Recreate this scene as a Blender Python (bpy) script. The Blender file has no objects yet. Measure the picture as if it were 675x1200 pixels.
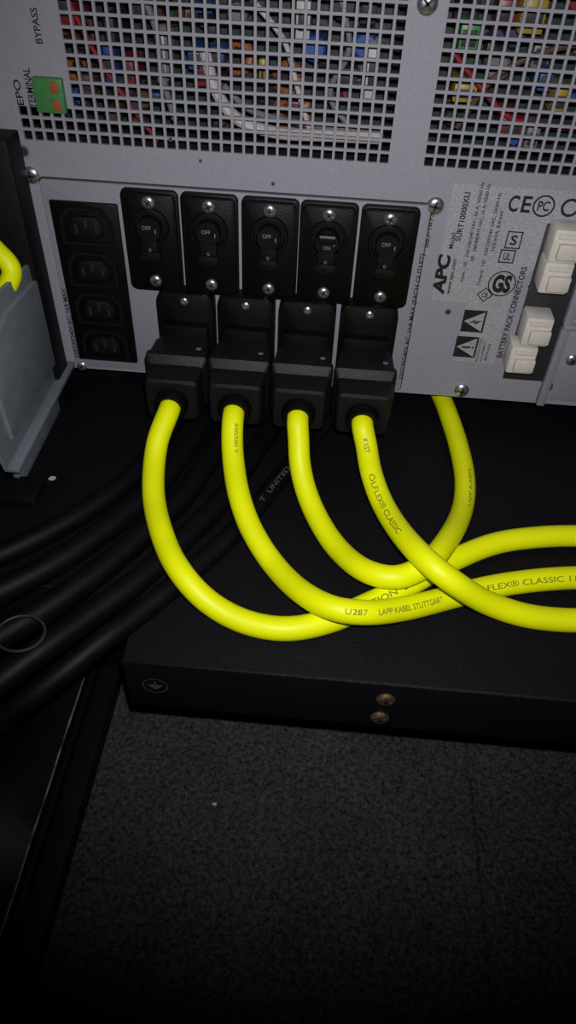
import bpy, bmesh, math, random
from mathutils import Vector, Matrix
random.seed(7)
scene=bpy.context.scene
# ------------------------------------------------------------------ camera
P=math.radians(44.9); YW=math.radians(2.7); RO=math.radians(2.84); FPX=850.0
h=Vector((-math.sin(YW),math.cos(YW),0)); r_=Vector((math.cos(YW),math.sin(YW),0)); Zw=Vector((0,0,1))
F=math.cos(P)*h-math.sin(P)*Zw
U0=math.sin(P)*h+math.cos(P)*Zw
Rc=math.cos(RO)*r_+math.sin(RO)*U0
Uc=math.cos(RO)*U0-math.sin(RO)*r_
C=Vector((0,-.343,.256))
cam=bpy.data.cameras.new("camera"); co=bpy.data.objects.new("camera",cam); scene.collection.objects.link(co)
m=Matrix((Rc,Uc,-F)).transposed().to_4x4(); m.translation=C; co.matrix_world=m
cam.sensor_fit='VERTICAL'; cam.sensor_height=24; cam.lens=FPX/1200*24; cam.clip_start=.005; cam.clip_end=20
scene.camera=co
def ray(px,py): return F+(px-337.5)/FPX*Rc+(600-py)/FPX*Uc
def PY(px,py,y=0.0):
    d=ray(px,py); return C+d*((y-C.y)/d.y)
def PZ(px,py,z=0.0):
    d=ray(px,py); return C+d*((z-C.z)/d.z)
def PX(px,py,x):
    d=ray(px,py); return C+d*((x-C.x)/d.x)
def proj(p):
    v=p-C; dd=v.dot(F); return (337.5+FPX*v.dot(Rc)/dd,600-FPX*v.dot(Uc)/dd)
# ------------------------------------------------------------------ materials
def mat(name,col,rough=.5,metal=0.,ns=0,na=0.,bump=0.,bs=None,spec=.5,col2=None):
    m=bpy.data.materials.new(name); m.use_nodes=True; nt=m.node_tree; b=nt.nodes["Principled BSDF"]
    b.inputs["Base Color"].default_value=(*col,1); b.inputs["Roughness"].default_value=rough
    b.inputs["Metallic"].default_value=metal; b.inputs["Specular IOR Level"].default_value=spec
    tc=nt.nodes.new("ShaderNodeTexCoord")
    if ns:
        n=nt.nodes.new("ShaderNodeTexNoise"); n.inputs["Scale"].default_value=ns; n.inputs["Detail"].default_value=4
        nt.links.new(tc.outputs["Object"],n.inputs["Vector"])
        cr=nt.nodes.new("ShaderNodeValToRGB"); cr.color_ramp.elements[0].position=.35; cr.color_ramp.elements[1].position=.65
        c2=col2 if col2 else tuple(min(1,c*(1+na)) for c in col)
        c1=tuple(c*(1-na) for c in col)
        cr.color_ramp.elements[0].color=(*c1,1); cr.color_ramp.elements[1].color=(*c2,1)
        nt.links.new(n.outputs["Fac"],cr.inputs["Fac"]); nt.links.new(cr.outputs["Color"],b.inputs["Base Color"])
    if bump:
        n=nt.nodes.new("ShaderNodeTexNoise"); n.inputs["Scale"].default_value=bs or ns or 800; n.inputs["Detail"].default_value=3
        nt.links.new(tc.outputs["Object"],n.inputs["Vector"])
        bp=nt.nodes.new("ShaderNodeBump"); bp.inputs["Strength"].default_value=bump; bp.inputs["Distance"].default_value=.0006
        nt.links.new(n.outputs["Fac"],bp.inputs["Height"]); nt.links.new(bp.outputs["Normal"],b.inputs["Normal"])
    return m
M=dict(
 panel=mat("painted_grey_steel",(.275,.262,.305),.55,.0,900,.05,.15,1500,.35),
 plate=mat("grey_outlet_sheet",(.25,.24,.28),.5,.0,900,.05,.12,1500,.35),
 inner=mat("dark_interior",(.006,.005,.007),.8),
 blk=mat("black_plastic",(.0022,.0022,.0025),.42,0,500,.2,.25,1800,.20),
 blkm=mat("black_matte_plastic",(.0035,.0035,.004),.5,0,400,.2,.35,2200,.2),
 plug=mat("black_plug_plastic",(.0062,.0062,.0068),.45,0,400,.2,.35,2200,.28),
 blkg=mat("black_grey_plastic",(.005,.005,.0055),.45,0,400,.2,.3,1800,.26),
 shelf=mat("black_powder_coat",(.0028,.0020,.0038),.6,0,700,.45,.5,1300,.22),
 cableb=mat("black_cable_rubber",(.0022,.0020,.0030),.55,0,90,.4,.15,500,.17),
 yel=mat("yellow_cable_jacket",(.85,.90,.001),.45,0,60,.03,.05,600,.3),
 ink=mat("dark_ink_on_yellow",(.20,.20,.01),.6),
 inkg=mat("grey_ink",(.06,.06,.07),.6),
 inkk=mat("black_print",(.008,.008,.012),.5),
 white=mat("white_print",(.20,.21,.235),.5),
 silver=mat("silver_label_foil",(.36,.355,.39),.45,.15,1400,.22,0,None,.5),
 screw=mat("zinc_screw",(.55,.58,.60),.28,.9,700,.15),
 dark=mat("dark_recess",(.02,.02,.022),.6),
 brass=mat("rusted_brass",(.24,.15,.085),.45,.8,600,.5),
 cream=mat("cream_connector_plastic",(.60,.55,.50),.45,0,200,.06),
 bracket=mat("blue_grey_zinc_steel",(.17,.19,.22),.5,.1,120,.08,.1,900),
 pcb=mat("circuit_board_green",(.005,.022,.013),.5,0,300,.6,.2,600),
 green=mat("terminal_green",(.05,.20,.06),.4,0,500,.1),
 orange=mat("terminal_orange",(.28,.09,.03),.4),
 wirew=mat("white_wire",(.42,.38,.37),.5,0,200,.1),
 red=mat("red_plastic",(.20,.012,.02),.4), blue=mat("blue_plastic",(.02,.06,.25),.4), yell=mat("yellow_plastic",(.30,.21,.015),.4),
 brown=mat("brown_ceramic",(.08,.035,.02),.5), greyc=mat("grey_component",(.14,.14,.155),.4), purple=mat("purple_sleeve",(.05,.03,.09),.4),
 ringm=mat("dull_dark_steel",(.022,.022,.026),.5,0,300,.3),
 sheet=mat("black_plastic_sheet",(.003,.0033,.005),.5,0,30,.4,.4,40,.25),
 worn=mat("worn_edge",(.10,.10,.13),.7,0,90,.95),
 scrap=mat("paper_scrap",(.4,.44,.43),.8),
)
# carpet
mc=bpy.data.materials.new("charcoal_carpet"); mc.use_nodes=True; nt=mc.node_tree; b=nt.nodes["Principled BSDF"]; b.inputs["Roughness"].default_value=.95; b.inputs["Specular IOR Level"].default_value=.1
tc=nt.nodes.new("ShaderNodeTexCoord")
n1=nt.nodes.new("ShaderNodeTexNoise"); n1.inputs["Scale"].default_value=430; n1.inputs["Detail"].default_value=8; n1.inputs["Roughness"].default_value=.9
n2=nt.nodes.new("ShaderNodeTexNoise"); n2.inputs["Scale"].default_value=25; n2.inputs["Detail"].default_value=5
nt.links.new(tc.outputs["Object"],n1.inputs["Vector"]); nt.links.new(tc.outputs["Object"],n2.inputs["Vector"])
cr=nt.nodes.new("ShaderNodeValToRGB"); cr.color_ramp.elements[0].position=.40; cr.color_ramp.elements[1].position=.64
cr.color_ramp.elements[0].color=(.006,.0055,.006,1); cr.color_ramp.elements[1].color=(.155,.143,.135,1)
nt.links.new(n1.outputs["Fac"],cr.inputs["Fac"])
mx=nt.nodes.new("ShaderNodeMix"); mx.data_type='RGBA'; mx.blend_type='MULTIPLY'; mx.inputs[0].default_value=.6
cr2=nt.nodes.new("ShaderNodeValToRGB"); cr2.color_ramp.elements[0].position=.3; cr2.color_ramp.elements[1].position=.7
cr2.color_ramp.elements[0].color=(.55,.55,.55,1); cr2.color_ramp.elements[1].color=(1,1,1,1)
nt.links.new(n2.outputs["Fac"],cr2.inputs["Fac"]); nt.links.new(cr.outputs["Color"],mx.inputs[6]); nt.links.new(cr2.outputs["Color"],mx.inputs[7])
sx=nt.nodes.new("ShaderNodeSeparateXYZ"); nt.links.new(tc.outputs["Object"],sx.inputs[0])
seamx=(PZ(556,900,-.10).x+PZ(566,1150,-.10).x)/2
s1=nt.nodes.new("ShaderNodeMath"); s1.operation='SUBTRACT'; s1.inputs[1].default_value=seamx; nt.links.new(sx.outputs[0],s1.inputs[0])
s2=nt.nodes.new("ShaderNodeMath"); s2.operation='ABSOLUTE'; nt.links.new(s1.outputs[0],s2.inputs[0])
s3=nt.nodes.new("ShaderNodeMapRange"); s3.inputs[1].default_value=.0002; s3.inputs[2].default_value=.0014; s3.inputs[3].default_value=.6; s3.inputs[4].default_value=1; nt.links.new(s2.outputs[0],s3.inputs[0])
vm=nt.nodes.new("ShaderNodeVectorMath"); vm.operation='SCALE'; nt.links.new(mx.outputs[2],vm.inputs[0]); nt.links.new(s3.outputs[0],vm.inputs[3])
nt.links.new(vm.outputs[0],b.inputs["Base Color"])
bp=nt.nodes.new("ShaderNodeBump"); bp.inputs["Strength"].default_value=.9; bp.inputs["Distance"].default_value=.0015
nt.links.new(n1.outputs["Fac"],bp.inputs["Height"]); nt.links.new(bp.outputs["Normal"],b.inputs["Normal"])
M["carpet"]=mc
# ------------------------------------------------------------------ object helpers
WL={}
def link(o): scene.collection.objects.link(o)
def empty(name,loc,label,cat,group=None):
    o=bpy.data.objects.new(name,None); o.location=loc; o.empty_display_size=.01; link(o); WL[o.name]=Vector(loc)
    o["label"]=label; o["category"]=cat
    if group: o["group"]=group
    return o
def setparent(o,parent):
    o.parent=parent; o.matrix_parent_inverse=Matrix.Translation(-WL[parent.name])
def fin(name,bm,mats,parent=None,label=None,cat=None,group=None,sharp=35,kind=None):
    bmesh.ops.recalc_face_normals(bm,faces=bm.faces)
    for f in bm.faces: f.smooth=True
    for e in bm.edges:
        if len(e.link_faces)==2:
            if e.link_faces[0].normal.angle(e.link_faces[1].normal,0)>math.radians(sharp): e.smooth=False
        else: e.smooth=False
    me=bpy.data.meshes.new(name)
    xs=[v.co for v in bm.verts]
    c=Vector([(min(v[i] for v in xs)+max(v[i] for v in xs))/2 for i in range(3)])
    bmesh.ops.translate(bm,verts=bm.verts,vec=-c)
    bm.to_mesh(me); bm.free()
    if not isinstance(mats,(list,tuple)): mats=[mats]
    for mm in mats: me.materials.append(M[mm])
    o=bpy.data.objects.new(name,me); o.location=c; link(o); WL[o.name]=c
    if parent: setparent(o,parent)
    if label: o["label"]=label
    if cat: o["category"]=cat
    if group: o["group"]=group
    if kind: o["kind"]=kind
    return o
def b_box(bm,lo,hi,mi=0,bev=0):
    r=bmesh.ops.create_cube(bm,size=1)
    vs=r["verts"]; lo=Vector(lo); hi=Vector(hi)
    for v in vs: v.co=Vector([(lo[i]+hi[i])/2+v.co[i]*(hi[i]-lo[i]) for i in range(3)])
    fs=set(f for v in vs for f in v.link_faces)
    for f in fs: f.material_index=mi
    if bev:
        es=list(set(e for v in vs for e in v.link_edges))
        rr=bmesh.ops.bevel(bm,geom=es,offset=bev,segments=2,profile=.5,affect='EDGES')
        for f in rr["faces"]: f.material_index=mi
def b_prism(bm,pts,y0,y1,mi=0,bev=0,seg=2):
    a=[bm.verts.new((x,y0,z)) for x,z in pts]; c=[bm.verts.new((x,y1,z)) for x,z in pts]
    n=len(pts); fs=[bm.faces.new(a),bm.faces.new(c[::-1])]
    for i in range(n): fs.append(bm.faces.new((a[i],c[i],c[(i+1)%n],a[(i+1)%n])))
    for f in fs: f.material_index=mi
    if bev:
        rr=bmesh.ops.bevel(bm,geom=list(fs[0].edges),offset=bev,segments=seg,profile=.5,affect='EDGES')
        for f in rr["faces"]: f.material_index=mi
def rrect(cx,cz,hw,hz,r,n=5,rt=None):
    rt=r if rt is None else rt
    out=[]
    for sx,sz,a0,rr in ((1,1,0,rt),(-1,1,90,rt),(-1,-1,180,r),(1,-1,270,r)):
        for i in range(n+1):
            a=math.radians(a0+90*i/n)
            out.append((cx+sx*(hw-rr)+rr*math.cos(a),cz+sz*(hz-rr)+rr*math.sin(a)))
    return out
def circ(cx,cz,r,n=28): return [(cx+r*math.cos(2*math.pi*i/n),cz+r*math.sin(2*math.pi*i/n)) for i in range(n)]
def b_lathe_y(bm,cx,cz,prof,n=24,mi=0):
    rings=[]
    for r,y in prof:
        if r<1e-7: rings.append([bm.verts.new((cx,y,cz))])
        else: rings.append([bm.verts.new((cx+r*math.cos(2*math.pi*i/n),y,cz+r*math.sin(2*math.pi*i/n))) for i in range(n)])
    for a,b_ in zip(rings,rings[1:]):
        for i in range(n):
            j=(i+1)%n
            if len(a)==1 and len(b_)==1: continue
            if len(a)==1: f=bm.faces.new((a[0],b_[i],b_[j]))
            elif len(b_)==1: f=bm.faces.new((a[i],b_[0],a[j]))
            else: f=bm.faces.new((a[i],b_[i],b_[j],a[j]))
            f.material_index=mi
def b_screw(bm,cx,cz,y,R=.0032,H=.0016,rot=.3):
    b_lathe_y(bm,cx,cz,[(R,y),(R*.98,y-H*.35),(R*.8,y-H*.75),(R*.45,y-H*.97),(0,y-H)],20,0)
    for a in (rot,rot+math.pi/2):
        L=R*.58;W=R*.13
        d=Vector((math.cos(a),math.sin(a))); e=Vector((-d.y,d.x))
        pts=[d*L+e*W,-d*L+e*W,-d*L-e*W,d*L-e*W]
        b_prism(bm,[(cx+p.x,cz+p.y) for p in pts],y-H*1.06,y-H*.5,1)
def screw(parent,x,z,y,R=.0032,name="screw",mats=("screw","dark"),label=None):
    bm=bmesh.new(); b_screw(bm,x,z,y,R,R*.5,random.uniform(0,1.5))
    return fin(name,bm,list(mats),parent,label)
def crom(pts,step=.0012):
    pts=[Vector(p) for p in pts]
    pts=[pts[0]*2-pts[1]]+pts+[pts[-1]*2-pts[-2]]
    out=[]
    for i in range(1,len(pts)-2):
        p0,p1,p2,p3=pts[i-1:i+3]
        def td(a,b_): return max((b_-a).length**.5,1e-5)
        t0=0;t1=t0+td(p0,p1);t2=t1+td(p1,p2);t3=t2+td(p2,p3)
        n=max(2,int((p2-p1).length/step))
        for k in range(n):
            t=t1+(t2-t1)*k/n
            A1=(t1-t)/(t1-t0)*p0+(t-t0)/(t1-t0)*p1; A2=(t2-t)/(t2-t1)*p1+(t-t1)/(t2-t1)*p2; A3=(t3-t)/(t3-t2)*p2+(t-t2)/(t3-t2)*p3
            B1=(t2-t)/(t2-t0)*A1+(t-t0)/(t2-t0)*A2; B2=(t3-t)/(t3-t1)*A2+(t-t1)/(t3-t1)*A3
            out.append((t2-t)/(t2-t1)*B1+(t-t1)/(t2-t1)*B2)
    out.append(pts[-2]); 
    for _ in range(6):
        out=[out[0]]+[(out[i-1]+out[i]*2+out[i+1])/4 for i in range(1,len(out)-1)]+[out[-1]]
    return out
def b_tube(bm,path,r,n=20,mi=0):
    T0=(path[1]-path[0]).normalized(); N=T0.orthogonal().normalized(); rings=[]
    for i,p in enumerate(path):
        T=(path[min(i+1,len(path)-1)]-path[max(i-1,0)]).normalized()
        N=(N-T*N.dot(T)).normalized(); B=T.cross(N)
        rings.append([bm.verts.new(p+(N*math.cos(2*math.pi*k/n)+B*math.sin(2*math.pi*k/n))*r) for k in range(n)])
    for a,b_ in zip(rings,rings[1:]):
        for k in range(n):
            f=bm.faces.new((a[k],a[(k+1)%n],b_[(k+1)%n],b_[k])); f.material_index=mi
    f=bm.faces.new(rings[0][::-1]); f.material_index=mi; f=bm.faces.new(rings[-1]); f.material_index=mi
LAID=[]
def lay(path,r,win=22,slide=True):
    import numpy as np
    path=[p.copy() for p in path]
    for it in range(4):
        L=[0.0]*len(path); A=np.array([tuple(p) for p in path]); worst=0
        for q,rq in LAID:
            R=r+rq+.0003
            d2=((A[:,None,:2]-q[None,:,:2])**2).sum(2); dz=q[None,:,2]-A[:,None,2]
            need=np.where(d2<R*R,dz+np.sqrt(np.maximum(R*R-d2,0)),-1.0)
            D3=(d2+dz**2).min(1)<R*R
            nd=need.max(1)
            for i in range(len(path)):
                if D3[i] and nd[i]>L[i]: L[i]=float(nd[i]); worst=max(worst,L[i])
        if worst<=1e-5: break
        L2=[0.0]*len(path)
        for i,v in enumerate(L):
            if v>0:
                for k in range(-win,win+1):
                    j=i+k
                    if 0<j<len(path)-1: L2[j]=max(L2[j],v*(.5+.5*math.cos(math.pi*k/win)))
        for i in range(3,len(path)):
            if L2[i]>0:
                p=path[i]
                if slide:
                    d=p-C; path[i]=C+d*((p.z+L2[i]-C.z)/d.z)
                else: p.z+=L2[i]
    for _ in range(4):
        path=[path[0]]+[(path[i-1]+path[i]*2+path[i+1])/4 for i in range(1,len(path)-1)]+[path[-1]]
    LAID.append((np.array([tuple(p) for p in path[::2]]),r))
    return path
# text
TC={}
def textgeo(t,bold=0.):
    k=(t,bold)
    if k in TC: return TC[k]
    cu=bpy.data.curves.new("t",'FONT'); cu.body=t; cu.size=1; cu.offset=bold; cu.resolution_u=3
    o=bpy.data.objects.new("t",cu); link(o)
    dg=bpy.context.evaluated_depsgraph_get(); me=bpy.data.meshes.new_from_object(o.evaluated_get(dg))
    vs=[Vector((v.co.x,v.co.y)) for v in me.vertices]; fs=[tuple(p.vertices) for p in me.polygons]
    bpy.data.objects.remove(o); bpy.data.curves.remove(cu); bpy.data.meshes.remove(me)
    x0=min(v.x for v in vs);x1=max(v.x for v in vs);y0=min(v.y for v in vs);y1=max(v.y for v in vs)
    vs=[Vector(((v.x-x0)/(x1-x0),(v.y-y0)/(y1-y0))) for v in vs]
    TC[k]=(vs,fs); return TC[k]
def b_text(bm,t,L,H,fn,mi=0,bold=.012):
    vs,fs=textgeo(t,bold)
    bv=[bm.verts.new(fn(v.x*L,v.y*H)) for v in vs]
    for f in fs:
        try: ff=bm.faces.new([bv[i] for i in f]); ff.material_index=mi
        except ValueError: pass
def up_text(bm,t,x,z,L,H,y,mi=0,bold=.012,center=True,shear=0):
    zz=z-L/2 if center else z
    b_text(bm,t,L,H,lambda a,c:Vector((x+H/2-c,y,zz+a+shear*c)),mi,bold)
def h_text(bm,t,x,z,L,H,y,mi=0,bold=.012):
    b_text(bm,t,L,H,lambda a,c:Vector((x-L/2+a,y,z-H/2+c)),mi,bold)
def wrap_text(bm,t,path,px,py,L,H,r,dr=1,mi=0,bold=.01,off=0.):
    best=min(range(len(path)),key=lambda i:(proj(path[i])[0]-px)**2+(proj(path[i])[1]-py)**2)
    cum=[0]
    for a,b_ in zip(path,path[1:]): cum.append(cum[-1]+(b_-a).length)
    def at(s):
        s=max(0,min(cum[-1]-1e-6,s)); i=max(0,min(len(path)-2,next((k for k in range(len(cum)-1) if cum[k+1]>s),len(path)-2)))
        f=(s-cum[i])/(cum[i+1]-cum[i]); return path[i].lerp(path[i+1],f),(path[min(i+2,len(path)-1)]-path[max(i-1,0)]).normalized()
    s0=cum[best]
    def fn(a,c):
        p,T=at(s0+dr*a); n=(C-p); n=(n-T*n.dot(T)).normalized(); rt=T*dr; up=n.cross(rt)
        ang=(c-H/2)/r+off
        return p+(n*math.cos(ang)+up*math.sin(ang))*(r+.00022)
    b_text(bm,t,L,H,fn,mi,bold)
# ------------------------------------------------------------------ UPS
ups=empty("uninterruptible_power_supply",(0.05,.1,.0),"grey steel rack power supply with perforated grilles and black outlets","power supply")
XL,XR,ZB,ZT=PY(0,165).x-.003,.262,.0165,.262
pitch=.0050
g1x0=PY(28,165).x; g1x1=PY(457,185).x; g1z0=(PY(40,167).z+PY(455,192).z)/2
g2x0=PY(494,200).x
n1=int(round((g1x1-g1x0)/pitch)); pitch=(g1x1-g1x0)/n1; hole=pitch*.77
terx=PY(76,110).x; terz=PY(50,133).z
rowsz=[g1z0+i*pitch for i in range(int((ZT-.012-g1z0)/pitch))]
cols1=[g1x0+i*pitch for i in range(n1)]
n2=int((XR-.012-g2x0)/pitch); cols2=[g2x0+i*pitch for i in range(n2)]
xl=[XL]; 
for c in cols1+cols2: xl+= [c+(pitch-hole)/2,c+(pitch+hole)/2]
xl.append(XR)
zl=[ZB]
for c in rowsz: zl+=[c+(pitch-hole)/2,c+(pitch+hole)/2]
zl.append(ZT)
bm=bmesh.new(); V={}
def gv(i,j):
    if (i,j) not in V: V[(i,j)]=bm.verts.new((xl[i],0,zl[j]))
    return V[(i,j)]
for i in range(len(xl)-1):
    for j in range(len(zl)-1):
        if i%2==1 and j%2==1 and 1<=i<len(xl)-1:
            ci=(i-1)//2
            if ci<len(cols1)+len(cols2):
                x=(cols1+cols2)[ci]; z=rowsz[(j-1)//2]
                if not (ci<len(cols1) and x<terx and z>terz-.001): continue
        bm.faces.new((gv(i,j),gv(i+1,j),gv(i+1,j+1),gv(i,j+1)))
ext=bmesh.ops.extrude_face_region(bm,geom=list(bm.faces))
bmesh.ops.translate(bm,verts=[v for v in ext["geom"] if isinstance(v,bmesh.types.BMVert)],vec=(0,.0014,0))
panel=fin("rear_panel",bm,"panel",ups)
bm=bmesh.new(); D=.33; t=.0015
b_box(bm,(XL,.0015,ZB),(XL+t,D,ZT)); b_box(bm,(XR-t,.0015,ZB),(XR,D,ZT)); b_box(bm,(XL,.0015,ZT-t),(XR,D,ZT)); b_box(bm,(XL,.0015,ZB),(XR,D,ZB+t)); b_box(bm,(XL,D-t,ZB),(XR,D,ZT))
fin("housing",bm,"blkm",ups)
bm=bmesh.new(); b_box(bm,(XL+.002,.060,ZB+.002),(XR-.002,.0615,ZT-.002)); b_box(bm,(XL+.002,.0016,g1z0-.006),(XR-.002,.06,g1z0-.004))
b_box(bm,(g1x1+.004,.0016,g1z0-.004),(g1x1+.006,.06,ZT-.002)); fin("inner_partition",bm,"inner",ups)
for fx in (-.13,.22):
    for fy in (.03,.29):
        bm=bmesh.new(); b_lathe_y(bm,0,0,[(0,0),(.011,0),(.012,-.003),(.012,-.0165),(0,-.0165)],20)
        bmesh.ops.rotate(bm,verts=bm.verts,cent=(0,0,0),matrix=Matrix.Rotation(math.radians(90),3,'X')); bmesh.ops.translate(bm,verts=bm.verts,vec=(fx,fy,.0165)); fin("foot",bm,"blkm",ups)
bm=bmesh.new(); b_box(bm,(g1x0+.004,.040,g1z0-.002),(g1x1-.002,.0416,ZT-.01)); fin("circuit_board",bm,"pcb",ups)
bm=bmesh.new(); b_box(bm,(g2x0+.002,.040,g1z0-.002),(XR-.006,.0416,ZT-.01)); fin("circuit_board",bm,"pcb",ups)
def capac(x,z,r,L,mi):
    bm=bmesh.new(); b_lathe_y(bm,x,z,[(0,.040-L+.0006),(r*.8,.040-L+.0006),(r*.85,.040-L),(r,.040-L+.0008),(r,.039),(r*.9,.0385),(r*.9,.04),(0,.04)],16)
    fin("capacitor",bm,mi,ups)
def conn(x,z,w,hh,L,mi):
    bm=bmesh.new(); b_box(bm,(x-w/2,.040-L,z-hh/2),(x+w/2,.04,z+hh/2),0,.0006)
    b_box(bm,(x-w/2+.001,.0395-L,z-hh/4),(x+w/2-.001,.041-L,z+hh/4),1,.0003); fin("component_block",bm,[mi,"dark"],ups)
def coil(x,z,R,mi):
    bm=bmesh.new(); path=[Vector((x+R*math.cos(a*2*math.pi/24),.030+.0012*math.sin(a*2.1),z+R*math.sin(a*2*math.pi/24))) for a in range(24)]
    path.append(path[0]); b_tube(bm,path,R*.38,10); fin("inductor_coil",bm,mi,ups)
cols=["red","blue","yell","brown","greyc","purple","green","greyc","orange","dark","dark","inner","inner"]
zhi=.212
def scatter(x0,x1,n):
    for k in range(n):
        x=random.uniform(x0+.008,x1-.008); z=random.uniform(g1z0+.004,zhi); q=random.random(); cc=random.choice(cols)
        if q<.4: capac(x,z,random.uniform(.002,.0055),random.uniform(.006,.026),random.choice(["dark","brown","purple","greyc","blue","dark","red","inner"]))
        elif q<.85: conn(x,z,random.uniform(.003,.009),random.uniform(.003,.012),random.uniform(.004,.026),cc)
        else: coil(x,z,random.uniform(.004,.007),random.choice(["brown","orange","dark","dark"]))
scatter(g1x0,g1x1,66); scatter(g2x0,XR-.08,34)
for px,py,w,hh,mi in ((188,68,.004,.020,"wirew"),(127,75,.004,.016,"blue"),(150,85,.005,.012,"red"),(436,85,.005,.022,"wirew"),(355,25,.006,.014,"wirew"),(228,70,.006,.008,"blue"),(254,68,.006,.008,"blue"),(240,90,.008,.008,"red"),(656,120,.006,.01,"yell"),(640,95,.006,.008,"blue"),(550,45,.008,.012,"green"),(600,150,.009,.008,"red"),(545,110,.01,.007,"yell"),(75,10,.008,.012,"red"),(100,100,.006,.008,"brown"),(625,20,.01,.012,"yell")):
    p=PY(px,py,.014); conn(p.x,p.z,w,hh,.026,mi)
def inwire(pp,r,mi):
    bm=bmesh.new(); b_tube(bm,crom(pp,.002),r,10); fin("internal_wire",bm,mi,ups)
inwire([PY(x,y,.009) for x,y in ((240,60),(252,105),(275,138),(320,155),(385,159),(445,162))],.0026,"wirew")
inwire([PY(x,y,.014) for x,y in ((262,100),(290,128),(330,140),(375,148),(445,150))],.0014,"greyc")
inwire([PY(x,y,.012) for x,y in ((300,5),(335,50),(345,90),(362,150))],.0012,"wirew")
inwire([PY(x,y,.012) for x,y in ((170,0),(185,40),(188,80),(205,140))],.0015,"greyc")
inwire([PY(x,y,.012) for x,y in ((80,0),(110,60),(150,120),(185,165))],.0011,"red")
inwire([PY(x,y,.014) for x,y in ((400,0),(410,60),(385,110),(420,160))],.0013,"greyc")
inwire([PY(x,y,.012) for x,y in ((530,60),(570,110),(600,140),(672,150))],.0013,"red")
inwire([PY(x,y,.014) for x,y in ((535,150),(580,90),(640,60),(690,50))],.0013,"brown")
p=PY(60,110); bm=bmesh.new(); b_box(bm,(p.x-.0065,-.0035,p.z-.0068),(p.x+.0065,0,p.z+.0068),0,.0005)
for dz in (-.0035,.0035):
    b_box(bm,(p.x+.0012,-.0040,p.z+dz-.0022),(p.x+.0050,-.003,p.z+dz+.0022),1,.0002)
fin("terminal_block",bm,["green","orange"],ups,"green screw terminal block with copper contacts")
# outlet plate
pl=dict(x0=(PY(52,210).x+PY(88,432).x)/2,x1=(PY(504,238).x+PY(468,466).x)/2,z1=(PY(52,210).z+PY(504,238).z)/2,z0=ZB+.0022)
pcx,pcz,phw,phz=(pl["x0"]+pl["x1"])/2,(pl["z0"]+pl["z1"])/2,(pl["x1"]-pl["x0"])/2,(pl["z1"]-pl["z0"])/2
bm=bmesh.new(); b_prism(bm,rrect(pcx,pcz,phw,phz,.0015),-.0016,-.0002,0,.0005)
fin("outlet_plate",bm,"plate",ups)
bm=bmesh.new(); b_prism(bm,rrect(pcx,pcz,phw+.0007,phz+.0007,.002),-.0003,0,0)
fin("dark_seam_underlay",bm,"dark",ups)  # dark underlay added behind the plate; its colour draws the dark gap around it
YP=-.0016
x0=(PY(57,235).x+PY(98,418).x)/2; x1=(PY(135,236).x+PY(166,418).x)/2
z1=(PY(57,232).z+PY(135,235).z)/2; z0=(PY(97,418).z+PY(165,420).z)/2
bm=bmesh.new(); b_box(bm,(x0,-.0040,z0),(x1,YP,z1),0,.0008); blockp=fin("outlet_block",bm,"blk",ups)
for k in range(4):
    cz=z1-(k+.5)*(z1-z0)/4; ccx=(x0+x1)/2+.0005; hw=.0125; hz=.0090
    bm=bmesh.new()
    out=[(-hw,-hz),(hw,-hz),(hw,hz*.35),(hw-.0045,hz),(-hw+.0045,hz),(-hw,hz*.35)]
    def ring(so,si,y0,y1,mi):
        A=[bm.verts.new((ccx+x*so,y0,cz+z*so)) for x,z in out]; B=[bm.verts.new((ccx+x*si,y0,cz+z*si)) for x,z in out]
        A2=[bm.verts.new((ccx+x*so,y1,cz+z*so)) for x,z in out]; B2=[bm.verts.new((ccx+x*si,y1,cz+z*si)) for x,z in out]
        for i in range(6):
            j=(i+1)%6
            for q in ((A[i],A[j],B[j],B[i]),(A[i],A2[i],A2[j],A[j]),(B[i],B[j],B2[j],B2[i])): bm.faces.new(q).material_index=mi
    ring(1.0,.86,-.0062,-.0038,0)
    b_prism(bm,[(ccx+x*.62,cz+z*.55) for x,z in out],-.0060,-.0039,0,.0003)
    for sx_,sz in ((-.005,-.001),(0,.002),(.005,-.001)):
        b_box(bm,(ccx+sx_-.0007,-.0062,cz+sz-.0022),(ccx+sx_+.0007,-.0058,cz+sz+.0022),1)
    fin("socket",bm,["blkg","inner"],blockp)
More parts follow.
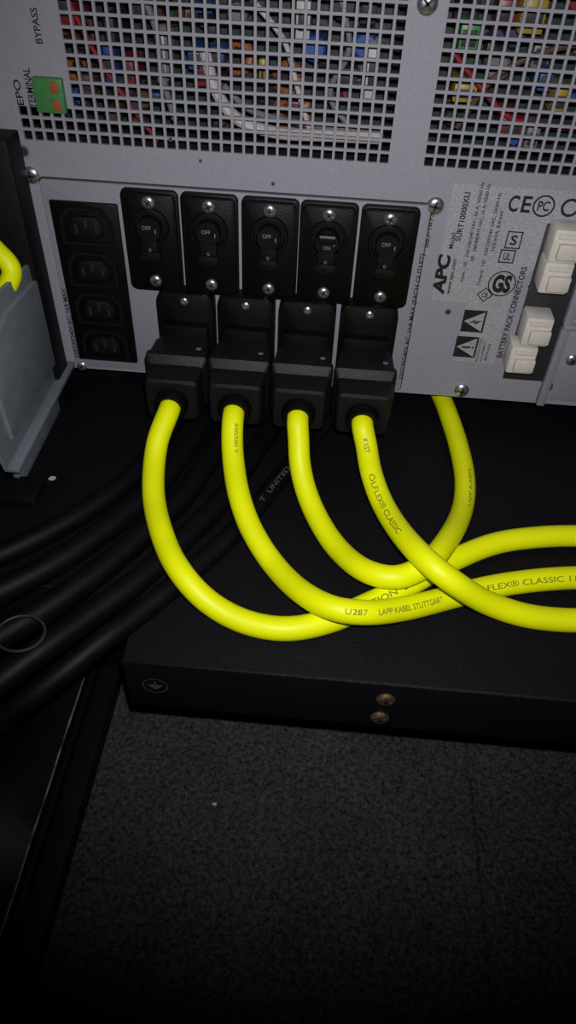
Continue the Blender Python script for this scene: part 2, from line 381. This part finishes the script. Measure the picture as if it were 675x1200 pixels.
# breakers
tops=[(172,236),(242,241),(316,246),(386,253),(459,259)]; bots=[(184,327),(250,334),(315,339),(379,343),(444,349)]; kn=[(179,270),(247,275),(316,281),(385,283),(455,289)]
YB=-.0055
zt=sum(PY(*q,YB).z for q in tops)/5; zb=sum(PY(*q,YB).z for q in bots)/5; zk=sum(PY(*q,YB-.004).z for q in kn)/5
for i in range(5):
    x=(PY(*tops[i],YB).x+PY(*bots[i],YB).x)/2
    zu=zt+.0050; zd=zb-.0066
    bm=bmesh.new(); b_prism(bm,rrect(x,(zu+zd)/2,.0137,(zu-zd)/2,.003),YB+.002,YP,0,.0005)
    b_prism(bm,rrect(x,(zu+zd)/2,.0124,(zu-zd)/2-.0012,.0028),YB,YB+.002,0,.0008)
    br=fin("circuit_breaker",bm,"blk",ups)
    screw(br,x,zt,YB,.0031); screw(br,x,zb,YB,.0030)
    bm=bmesh.new()
    b_lathe_y(bm,x,zk,[(.0092,YB),(.0092,YB-.0022),(.0084,YB-.003),(.0078,YB-.003),(.0072,YB-.0008),(0,YB-.0008)],32,0); fin("collar",bm,"blkm",br)
    bm=bmesh.new()
    b_lathe_y(bm,x,zk,[(.0060,YB),(.0060,YB-.0042),(.0054,YB-.005),(0,YB-.005)],28,0)
    if i==3: 
        b_box(bm,(x-.0042,YB-.0075,zk+.0005),(x+.0042,YB-.004,zk+.0048),0,.0008)
        b_box(bm,(x-.0036,YB-.0079,zk+.0036),(x+.0036,YB-.0073,zk+.0046),1,.0001)
    b_prism(bm,rrect(x,zk-.0085,.0036,.0062,.0012),YB-.0046,YB-.0008,0,.0008)
    b_prism(bm,rrect(x,zk-.0128,.0046,.0025,.0012),YB-.0056,YB-.0018,0,.0008)
    fin("toggle_knob",bm,["blkm","greyc"],br)
    bm=bmesh.new()
    if i==3: h_text(bm,"ON",x,zk-.0022,.0032,.0018,YB-.0052,0,0)
    else: h_text(bm,"OFF",x-.0008,zk+.0014,.0042,.0019,YB-.0052,0,0)
    h_text(bm,"I",x+.0034,zk-.0002,.0004,.0020,YB-.0052)
    h_text(bm,"O",x-.0002,zk-.0096,.0013,.0015,YB-.00475)
    fin("lettering",bm,"white",br)
# socket retainers
YR=-.010
xr0=PY(216,352,YR).x; xr3=PY(433,370,YR).x
pxs=[xr0+(xr3-xr0)*i/3 for i in range(4)]
zr=(PY(216,352,YR).z+PY(433,370,YR).z)/2
for x in pxs:
    bm=bmesh.new(); ztop=zr+.0045; zbot=.0215
    b_prism(bm,rrect(x,(ztop+zbot)/2,.0147,(ztop-zbot)/2,.002,5,.0055),YR,YP,0,.0009)
    b_prism(bm,rrect(x,.045,.0120,.0125,.002),YR-.0045,YR,0,.0008)
    rt=fin("socket_frame",bm,"blk",ups)
    bm=bmesh.new(); b_lathe_y(bm,x,zr,[(.0020,YR),(.0020,YR-.0006),(.0012,YR-.0010),(0,YR-.0007)],18); fin("screw",bm,"screw",rt)
for px,py,R in ((501,4,.0042),(37,205,.0040),(510,241,.0042),(541,457,.0042),(97,427,.0028)):
    p=PY(px,py); screw(ups,p.x,p.z,YP if px==97 else 0,R)
for px,py,R in ((28,177,.0026),(525,365,.0016),(320,215,.0009),(200,163,.0009),(235,188,.0008)):
    p=PY(px,py); bm=bmesh.new(); b_lathe_y(bm,p.x,p.z,[(R,-.0001),(R,-.0006),(R*.72,-.0006),(R*.6,-.0002),(0,-.0002)],20,0)
    for f in bm.faces:
        if max((v.co-Vector((p.x,v.co.y,p.z))).length for v in f.verts)<R*.8: f.material_index=1
    fin("rivet",bm,["greyc","dark"],ups)
# panel printing
y=-.0004
def ut(t,px,py,Lpx,Hpx,yy=y,mi=0,bold=.015,shear=0):
    p=PY(px,py); q1=PY(px,py-Lpx/2); q0=PY(px,py+Lpx/2); w=abs(PY(px+Hpx,py).x-p.x)
    up_text(bm,t,p.x,p.z,q1.z-q0.z,w,yy,mi,bold,True,shear)
yy=YP-.0004
for args in (("BYPASS",43,30,42,8),("EPO",22,108,30,8),("TERMINAL",35,103,46,8),("885-1893",502,270,40,6.5),("BATTERY PACK CONNECTORS",599,368,108,7,y,0,.02),("220/230/240V AC, 16A MAX",84,378,80,5.5,yy),("220/230/240V AC, 16A MAX (EACH OUTLET)",482,374,148,6.5,yy)):
    bm=bmesh.new(); ut(*args); fin("printed_lettering",bm,"inkk",ups)
bm=bmesh.new(); p=PY(626,337); b_prism(bm,[(p.x-.0035,p.z+.0005),(p.x+.0028,p.z+.0035),(p.x+.0028,p.z-.0035)],y,0)
fin("printed_arrow",bm,"inkk",ups)
# label
zLt=PY(600,219).z; zLs=PY(520,353).z; zLb=PY(550,424).z
xA=(PY(533,214).x+PY(505,350).x)/2; xB=PY(531,420).x; xC=PY(578,425).x; 
bm=bmesh.new(); pts=[(xA,zLt),(.150,zLt),(.150,zLs+.030),(xC+.006,zLs+.020),(xC,zLs+.010),(xC,zLb),(xB,zLb),(xB,zLs),(xA,zLs)]
b_prism(bm,pts,-.0003,0,0); lab=fin("rating_label",bm,"silver",ups,"silver rating label with black lettering and certification marks")
bm=bmesh.new(); y=-.0006
ut("APC",517,322,46,15,y,0,.05,.12); ut("www.apc.com",530,324,42,5,y,0,.02)
ut("Model:",530,281,20,5.5,y); ut("SURT10000XLI",542,254,58,7,y,0,.02)
ut("Input:  1Ø   220/230/240 VAC, 50 A, 50/60 Hz",553,274,118,5.2,y)
ut("3Ø   380/400/415 VAC, 16 A, 50/60 Hz",563,262,92,5.2,y)
ut("Output:  1Ø   220/230/240 VAC, 50/60 Hz",573,282,110,5.2,y); ut("10.0 kVA, 8.0 kW",583,270,48,5.2,y)
ut("SEE INSTALLATION",561,410,28,3,y,0,.005); ut("EQUIPMENT",566,411,24,3,y,0,.005); ut("MANUALS",571,412,20,3,y,0,.005)
def ht(t,px,py,Lpx,Hpx,mi=0,bold=.02,y2=y):
    p=PY(px,py); w=PY(px+Lpx,py).x-p.x; hh=PY(px,py-Hpx).z-p.z; h_text(bm,t,p.x,p.z,w,hh,y2,mi,bold)
ht("C",602,238,12,20); ht("E",617,239,11,20)
def ringm(px,py,R,w,mi=0,x=None):
    p=PY(px,py); A=circ(p.x,p.z,R,28); B=circ(p.x,p.z,R-w,28)
    va=[bm.verts.new((q[0],y,q[1])) for q in A]; vb=[bm.verts.new((q[0],y,q[1])) for q in B]
    for i in range(28): bm.faces.new((va[i],va[(i+1)%28],vb[(i+1)%28],vb[i])).material_index=mi
ringm(637,241,.0050,.0008); ht("PC",637,241,14,12)
ringm(668,243,.0042,.0012)
def frame(px,py,hw,hz,w=.0005):
    p=PY(px,py)
    for a in ((-hw,-hz,hw,-hz+w),(-hw,hz-w,hw,hz),(-hw,-hz,-hw+w,hz),(hw-w,-hz,hw,hz)):
        b_box(bm,(p.x+a[0],y,p.z+a[1]),(p.x+a[2],-.0003,p.z+a[3]))
frame(602,281,.0036,.0042); ht("S",602,281,8,12); frame(594,300,.0036,.0033); ht("UL",594,300,9,9)
ht("GS",588,332,22,22,0,.05); ringm(588,332,.0068,.0006)
p=PY(568,345)
for s in (1,-1): b_prism(bm,[(p.x,p.z+.004*s),(p.x-.004,p.z),(p.x-.0034,p.z),(p.x,p.z+.0034*s),(p.x+.0034,p.z),(p.x+.004,p.z)],y,-.0003)
ht("CB",568,345,7,6)
for (px,py,k) in ((555,376,0),(546,406,1)):
    p=PY(px,py); hw=.0058; hz=.0062
    b_box(bm,(p.x-hw,y,p.z-hz),(p.x+hw,-.0003,p.z+hz))
    y3=y-.00012
    b_prism(bm,[(p.x-.0050,p.z),(p.x+.0048,p.z+.0056),(p.x+.0048,p.z-.0056)],y3,y,1)
    y4=y3-.00012
    if k: b_box(bm,(p.x-.0022,y4,p.z-.0005),(p.x+.0022,y3,p.z+.0005),0); b_box(bm,(p.x+.0030,y4,p.z-.0005),(p.x+.0040,y3,p.z+.0005),0)
    else: b_prism(bm,[(p.x-.003,p.z-.0012),(p.x+.0008,p.z+.0012),(p.x+.0004,p.z),(p.x+.0044,p.z+.0008),(p.x+.0002,p.z-.0018),(p.x+.0006,p.z-.0002)],y4,y3,0)
fin("label_print",bm,["inkk","silver"],lab)
# battery connector bay
cpx=[PY(*q,-.012) for q in ((663,288),(651,325),(629,388),(611,421))]
bx0=min(p.x for p in cpx)-.0035; bx1=bx0+.0215
bm=bmesh.new()
b_box(bm,(bx0,-.0012,PY(600,443).z),(bx1,0,PY(650,262).z),1,.0003)
b_box(bm,(bx1,-.0045,ZB+.001),(bx1+.0045,0,.135),0,.0008)
b_box(bm,(bx1+.0045,-.0020,ZB+.004),(.150,0,.070),0,.0008)
b_box(bm,(bx1,-.0060,.066),(.150,0,.0685),0,.0006)
bay=fin("connector_bay",bm,["plate","dark"],ups)
for px,py in ((671,423),(641,454)):
    p=PY(px,py,-.003); screw(bay,p.x,p.z,-.002,.0034)
for p in cpx:
    w=.0068; hz=.0078
    bm=bmesh.new(); b_box(bm,(p.x-w,-.014,p.z-hz),(p.x+w,-.001,p.z+hz),0,.0012)
    b_box(bm,(p.x-w*.55,-.0165,p.z-hz*.7),(p.x+w*.95,-.0135,p.z+hz*.25),0,.0007)
    b_box(bm,(p.x-w*.7,-.0150,p.z+hz*.5),(p.x+w*.7,-.0139,p.z+hz*.78),0,.0003)
    fin("battery_connector",bm,"cream",ups,"cream plastic power connector")
# ------------------------------------------------------------------ shelf
FZ=-.10
xf=PZ(141,775).x; YF=PZ(400,798).y; SXR=.36; SXL=-.30; LZ=PY(400,849,YF).z; YN=YF+.035
sh=empty("equipment_shelf",(.05,0,-.027),"black powder-coated steel shelf with folded front lip under the power supply","shelf")
bm=bmesh.new()
pts=[(xf,YF),(SXR,YF),(SXR,.36),(SXL,.36),(SXL,YN),(xf,YN)]
a=[bm.verts.new((x,y_,0)) for x,y_ in pts]; c=[bm.verts.new((x,y_,-.003)) for x,y_ in pts]
bm.faces.new(a); bm.faces.new(c[::-1])
for i in range(6): bm.faces.new((a[i],c[i],c[(i+1)%6],a[(i+1)%6]))
bmesh.ops.recalc_face_normals(bm,faces=bm.faces)
es=[e for e in bm.edges if all(abs(v.co.z)<1e-6 for v in e.verts)]
bmesh.ops.bevel(bm,geom=es,offset=.0014,segments=3,profile=.5,affect='EDGES')
fin("tray",bm,"shelf",sh)
bm=bmesh.new(); b_box(bm,(xf+.0005,YF,LZ),(SXR,YF+.002,-.0012),0,.0005); b_box(bm,(xf+.0005,YF,LZ),(SXR,YF+.02,LZ+.002),0,.0004)
b_box(bm,(xf,YF+.001,LZ),(xf+.002,YN,-.0012),0,.0004)
b_box(bm,(SXL,YN,LZ),(xf,YN+.002,-.0012),0,.0004)
fin("front_lip",bm,"shelf",sh)
bm=bmesh.new(); b_box(bm,(SXL,YN+.02,FZ),(SXR,.35,-.003)); fin("plinth",bm,"blkm",sh)
for px,py in ((452,819),(445,840)):
    p=PY(px,py,YF); screw(sh,p.x,p.z,YF,.0040,"bolt",("brass","dark"),"rust-coloured bolt head")
p=PY(182,803,YF); bm=bmesh.new()
def ring3(cx,cz,R,w,y0):
    A=circ(cx,cz,R,32);B=circ(cx,cz,R-w,32)
    va=[bm.verts.new((q[0],y0,q[1])) for q in A]; vb=[bm.verts.new((q[0],y0,q[1])) for q in B]
    for i in range(32): bm.faces.new((va[i],va[(i+1)%32],vb[(i+1)%32],vb[i]))
ring3(p.x,p.z,.0054,.0004,YF-.0003)
b_box(bm,(p.x-.0003,YF-.0003,p.z),(p.x+.0003,YF-.0001,p.z+.003))
for k,wd in enumerate((.003,.002,.001)): b_box(bm,(p.x-wd,YF-.0003,p.z-.0002-k*.0011),(p.x+wd,YF-.0001,p.z+.0002-k*.0011))
fin("earth_symbol",bm,"inkg",sh,"round printed earth ground symbol")
# ------------------------------------------------------------------ black cables (laid first)
bc=[
 ([(395,475),(352,530),(318,572),(278,620),(230,664),(172,712),(112,757),(50,806),(-20,858)],.0050,[.0002]*7+[-.006,-.02]),
 ([(330,480),(292,540),(255,592),(215,632),(162,680),(102,724),(40,768),(-20,812),(-70,845)],.0056,[.0002]*7+[-.004,-.014]),
 ([(288,472),(250,530),(218,578),(182,613),(133,656),(78,697),(15,737),(-40,768),(-80,790)],.0060,[.0002]*9),
 ([(254,470),(222,520),(190,562),(150,600),(102,636),(50,668),(-10,698),(-70,726)],.0060,[.0002]*8),
 ([(220,470),(186,520),(150,562),(105,596),(50,627),(-10,655),(-70,682)],.0055,[.0002]*7),
]
for i,(pp,r,zz) in enumerate(bc):
    P0=PZ(*pp[0]); pts=[Vector((P0.x+.012,P0.y+.09,r+.0005))]+[PZ(a_,b_,r+.0003+dz) for (a_,b_),dz in zip(pp,zz)]
    path=lay(crom(pts,.0016),r)
    bm=bmesh.new(); b_tube(bm,path,r,18)
    o=fin("black_cable",bm,"cableb",None,"thick black rubber cable bundled across the shelf" if i else "black cable with grey printed lettering on the shelf","cable","bundled black cables on the shelf",60)
    if i==0:
        bm=bmesh.new(); wrap_text(bm,"T  UNITED",path,297,592,.029,.0024,r,-1); fin("lettering",bm,"inkg",o)
# ------------------------------------------------------------------ power cords
RC=.0053
def mkplug(x,parent):
    secs=[(-.0146,.0125,.0112,.0016),(-.0205,.0128,.0115,.0016),(-.0212,.0139,.0128,.0018),(-.0345,.0146,.0136,.0018),(-.0352,.0154,.0146,.0018),(-.0385,.0154,.0146,.0018),(-.0410,.0143,.0130,.0018),(-.0418,.0137,.0122,.0018),(-.0450,.0137,.0122,.0018),(-.0535,.0130,.0114,.0025),(-.0550,.0120,.0104,.0025)]
    bm=bmesh.new(); zc=.0405; rings=[]
    for (yy_,hw,hz,rr) in secs:
        z2=zc if yy_>-.040 else zc-.0012
        rings.append([bm.verts.new((a_,yy_,b2)) for a_,b2 in rrect(x,z2,hw,hz,rr,3)])
    n=len(rings[0])
    for A,B in zip(rings,rings[1:]):
        for i in range(n): bm.faces.new((A[i],A[(i+1)%n],B[(i+1)%n],B[i]))
    bm.faces.new(rings[0]); bm.faces.new(rings[-1][::-1])
    fin("plug_body",bm,"plug",parent,sharp=22)
    bm=bmesh.new(); b_lathe_y(bm,x,.0385,[(.0085,-.0545),(.0082,-.0585),(.0072,-.0605),(.0056,-.0605),(.0056,-.056)],24); fin("cable_gland",bm,"blk",parent)
    bm=bmesh.new(); b_screw(bm,0,0,0,.0014,.0007,.4); bmesh.ops.rotate(bm,verts=bm.verts,cent=(0,0,0),matrix=Matrix.Rotation(math.radians(-90),3,'X'))
    bmesh.ops.translate(bm,verts=bm.verts,vec=(x+.0098,-.029,zc+.0131)); fin("screw",bm,["greyc","dark"],parent)
Z=RC+.0003
paths=[
 [(186,512,.031),(181,540,.024),(180,580,.0185),(188,620,.016),(206,662,.0125),(240,702,.007),(285,728,Z),(335,737,Z),(385,728,Z),(430,709,Z),(478,686,Z),(530,657,Z),(580,637,Z),(625,630,Z),(680,628,Z),(760,634,Z),(830,650,Z)],
 [(272,515,.031),(274,545,.024),(280,580,.018),(293,617,.012),(318,658,.008),(352,693,.008),(390,713,.010),(430,718,.010),(475,713,.008),(520,702,Z),(565,690,Z),(620,681,Z),(680,677,Z),(760,680,Z),(830,690,Z)],
 [(350,515,.031),(351,540,.023),(357,570,.015),(370,603,.009),(395,642,.008),(428,669,.010),(462,677,.010),(495,665,.009),(523,635,Z),(541,600,Z),(545,565,Z),(538,525,Z),(527,490,Z),(516,462,Z)],
 [(429,520,.031),(434,550,.025),(446,585,.020),(468,622,.018),(500,657,.018),(535,685,.016),(570,706,.012),(610,720,.008),(650,726,Z),(700,727,Z),(770,722,Z),(840,715,Z)],
]
cordlabels=["yellow power cable with black plug, making the widest curve","yellow power cable with black plug, lettered along the shelf","yellow power cable with black plug, turning back under the power supply","yellow power cable with black plug, lying on top of the others"]
for i in (0,2,1,3):
    x=pxs[i]
    e=empty("power_cord",(x,-.05,.02),cordlabels[i],"power cable","yellow power cables plugged into the power supply")
    mkplug(x,e)
    pts=[Vector((x,-.057,.0385)),Vector((x,-.0615,.0383))]+[PZ(*q) for q in paths[i]]
    if i==2: pts+= [Vector((pts[-1].x-.004,.03,Z)),Vector((pts[-1].x-.015,.10,Z))]
    path=lay(crom(pts),RC,26); bm=bmesh.new(); b_tube(bm,path,RC,24); fin("cord",bm,"yel",e,sharp=60)
    L={0:[("EDITION  3",410,716,.028,.0026,0)],
       1:[("U287",404,717,.0080,.0023,0),("LAPP KABEL STUTTGART",437,718,.034,.0025,0),("ÖLFLEX® CLASSIC 110",548,694,.054,.0031,0),("300/500 V",276,500,.016,.0018,.35)],
       2:[("LAPP KABEL",541,600,.030,.0016,-.5)],
       3:[("KAST",430,512,.010,.0024,0),("ÖLFLEX® CLASSIC",438,560,.044,.0032,0)]}[i]
    for (t,a_,b_,ln,hh,of) in L:
        bm=bmesh.new(); wrap_text(bm,t,path,a_,b_,ln,hh,RC,off=of); fin("lettering",bm,"ink",e)
# ------------------------------------------------------------------ grey bracket
xb=PY(78,425,0).x
def bp2(px,py): 
    q=PX(px,py,xb); return (q.y,q.z)
b1,b2,b3,b4=bp2(78,425),bp2(40,305),bp2(0,342),bp2(12,543)
brk=empty("steel_bracket",(xb,-.05,.0),"blue-grey steel side bracket standing on the shelf beside the power supply","bracket")
def yzprism(bm,pts,x0,x1,mi=0,bev=0):
    a=[bm.verts.new((x0,q[0],q[1])) for q in pts]; c=[bm.verts.new((x1,q[0],q[1])) for q in pts]; n=len(pts)
    f0=bm.faces.new(a); bm.faces.new(c[::-1]); f0.material_index=mi
    for i in range(n): bm.faces.new((a[i],c[i],c[(i+1)%n],a[(i+1)%n])).material_index=mi
    if bev: bmesh.ops.bevel(bm,geom=list(f0.edges),offset=bev,segments=2,profile=.5,affect='EDGES')
zlo=(b1[1]+b4[1])/2; zhi_=(b2[1]+b3[1])/2; yfr=min(b4[0],b3[0])-.004
bm=bmesh.new(); yzprism(bm,[(b1[0]-.002,zlo),(b2[0],b2[1]),(b3[0],b3[1]),(yfr-.012,b3[1]-.012),(yfr,zlo)],xb,xb-.002,0,.0006)
fin("side_plate",bm,"bracket",brk)
cy=(b1[0]+b4[0])/2-.002
bm=bmesh.new(); yzprism(bm,[(cy+.028,zlo+.011),(b2[0]-.006,zhi_-.010),(b3[0]-.002,zhi_-.006),(yfr+.008,zhi_-.014),(yfr+.010,zlo+.011)],xb+.0022,xb,0,.0008); fin("raised_panel",bm,"bracket",brk)
bm=bmesh.new(); b_box(bm,(xb-.002,yfr,zlo-.0015),(xb+.0055,-.001,zlo+.0012),0,.0006); b_box(bm,(xb-.004,yfr+.01,0),(xb-.001,-.006,zlo),0,.0005); fin("flange",bm,"bracket",brk)
xp=PY(38,305,-.02).x
bm=bmesh.new(); b_box(bm,(xp-.03,-.020,0),(xp,-.004,PY(0,165,-.02).z),0,.001); b_box(bm,(xp-.03,-.0205,.05),(xp-.004,-.0195,.08),0,.0004)
fin("rack_post",bm,"blkm",None,"short black steel rack post beside the power supply","rack post")
bm=bmesh.new(); q1=PY(14,316,-.037)
pth=crom([PY(-90,205,-.02)+Vector((0,0,.05)),PY(-40,250,-.030),PY(-8,290,-.034),q1,Vector((xb-.012,-.042,q1.z-.02)),Vector((xb-.018,-.045,.030)),Vector((xb-.03,-.03,.0075)),Vector((xb-.05,.03,.0056))])
b_tube(bm,pth,.0046,20); fin("yellow_cable",bm,"yel",None,"yellow cable dropping behind the grey steel bracket","cable",sharp=60)
p=PZ(30,584,0.0); bm=bmesh.new(); b_box(bm,(p.x-.012,p.y-.007,0),(p.x+.008,p.y+.010,.006),0,.001)
hb=fin("cage_clip",bm,"blkm",None,"small black metal clip block with round hole on the shelf","clip")
bm=bmesh.new(); b_lathe_y(bm,0,0,[(.0028,0),(.0028,-.0006),(.0018,-.0006),(.0018,-.0002),(0,-.0002)],20)
bmesh.ops.rotate(bm,verts=bm.verts,cent=(0,0,0),matrix=Matrix.Rotation(math.radians(-90),3,'X')); bmesh.ops.translate(bm,verts=bm.verts,vec=(p.x-.001,p.y,.006)); fin("eyelet",bm,"shelf",hb)
def scrap(px,py,z,s,label):
    p=PZ(px,py,z); bm=bmesh.new(); vs=[bm.verts.new((p.x+s*math.cos(a)*random.uniform(.5,1.3),p.y+s*.6*math.sin(a),z+random.uniform(.0003,.0012))) for a in (0,1,2.2,3.3,4.2,5.3)]; bm.faces.new(vs)
    fin("paper_scrap",bm,"scrap",None,label,"scrap")
scrap(63,562,.0003,.0024,"tiny pale paper scrap on the black shelf")
scrap(252,943,FZ+.0005,.0014,"tiny pale green scrap on the carpet")
p=PZ(24,742,.0155); bm=bmesh.new(); b_tube(bm,[p+Vector((.0095*math.cos(a_*2*math.pi/36),.0085*math.sin(a_*2*math.pi/36),0)) for a_ in range(37)],.0006,8)
fin("metal_ring",bm,"ringm",None,"thin dark metal ring lying on the black cables","ring")
# ------------------------------------------------------------------ floor, rail, sheet
bm=bmesh.new(); b_box(bm,(-1.2,-1.2,FZ-.004),(1.2,1.2,FZ)); fl=fin("floor",bm,"carpet",None,kind="structure"); fl["label"]="dark charcoal carpet tiles"; fl["category"]="floor"
xq=(PZ(135,825,FZ).x+PZ(48,1150,FZ).x)/2
YE=YN+.018
bm=bmesh.new(); b_box(bm,(xq-.013,-.42,FZ),(xq,YE,FZ+.012),0,.0012); b_box(bm,(xq-.013,-.42,FZ+.012),(xq-.0105,YE,FZ+.020),0,.0006)
fin("base_rail",bm,"shelf",None,"black steel cabinet base rail along the carpet edge","rail")
bm=bmesh.new(); nx,ny=14,26; G=[]
xs_=xq-.0145; ye=YE
for i in range(nx+1):
    row=[]
    for j in range(ny+1):
        x=xs_-.20*i/nx; y_=-.42+(ye+.42)*j/ny
        z=FZ+.022+.010*math.sin(i*.9+j*.35)*min(1,i/3)+.006*math.sin(j*.8-i*.4)*min(1,i/3)+.01*i/nx
        row.append(bm.verts.new((x,y_,z)))
    G.append(row)
for i in range(nx):
    for j in range(ny): bm.faces.new((G[i][j],G[i+1][j],G[i+1][j+1],G[i][j+1]))
for j in range(ny):
    a,b_=G[0][j],G[0][j+1]; c1=bm.verts.new((a.co.x,a.co.y,FZ+.0005)); c2=bm.verts.new((b_.co.x,b_.co.y,FZ+.0005)); bm.faces.new((a,b_,c2,c1))
sheet=fin("plastic_sheet",bm,"sheet",None,"crumpled black plastic sheet with worn edge beside the rail","plastic sheet",sharp=70)
bm=bmesh.new(); pth=[Vector((xs_,-.42+(ye+.42)*j/40,FZ+.0227+.0004*math.sin(j))) for j in range(41)]; b_tube(bm,pth,.0005,6); fin("worn_edge",bm,"worn",sheet)
# ------------------------------------------------------------------ light
ld=bpy.data.lights.new("camera_flash",'SPOT'); ld.energy=4.1; ld.spot_size=math.radians(97); ld.spot_blend=1.0; ld.shadow_soft_size=.003; ld.color=(.98,.985,1.0)
lo=bpy.data.objects.new("camera_flash",ld); link(lo)
lp=C+Uc*.018+Rc*.006; tgt=PZ(385,440,0.02); dd=(tgt-lp).normalized()
lo.matrix_world=Matrix.Translation(lp)@dd.to_track_quat('-Z','Y').to_matrix().to_4x4()
w=bpy.data.worlds.new("world"); scene.world=w; w.use_nodes=True; w.node_tree.nodes["Background"].inputs[0].default_value=(.5,.45,.8,1); w.node_tree.nodes["Background"].inputs[1].default_value=.004
scene.view_settings.view_transform='Standard'; scene.view_settings.look='None'; scene.view_settings.exposure=0
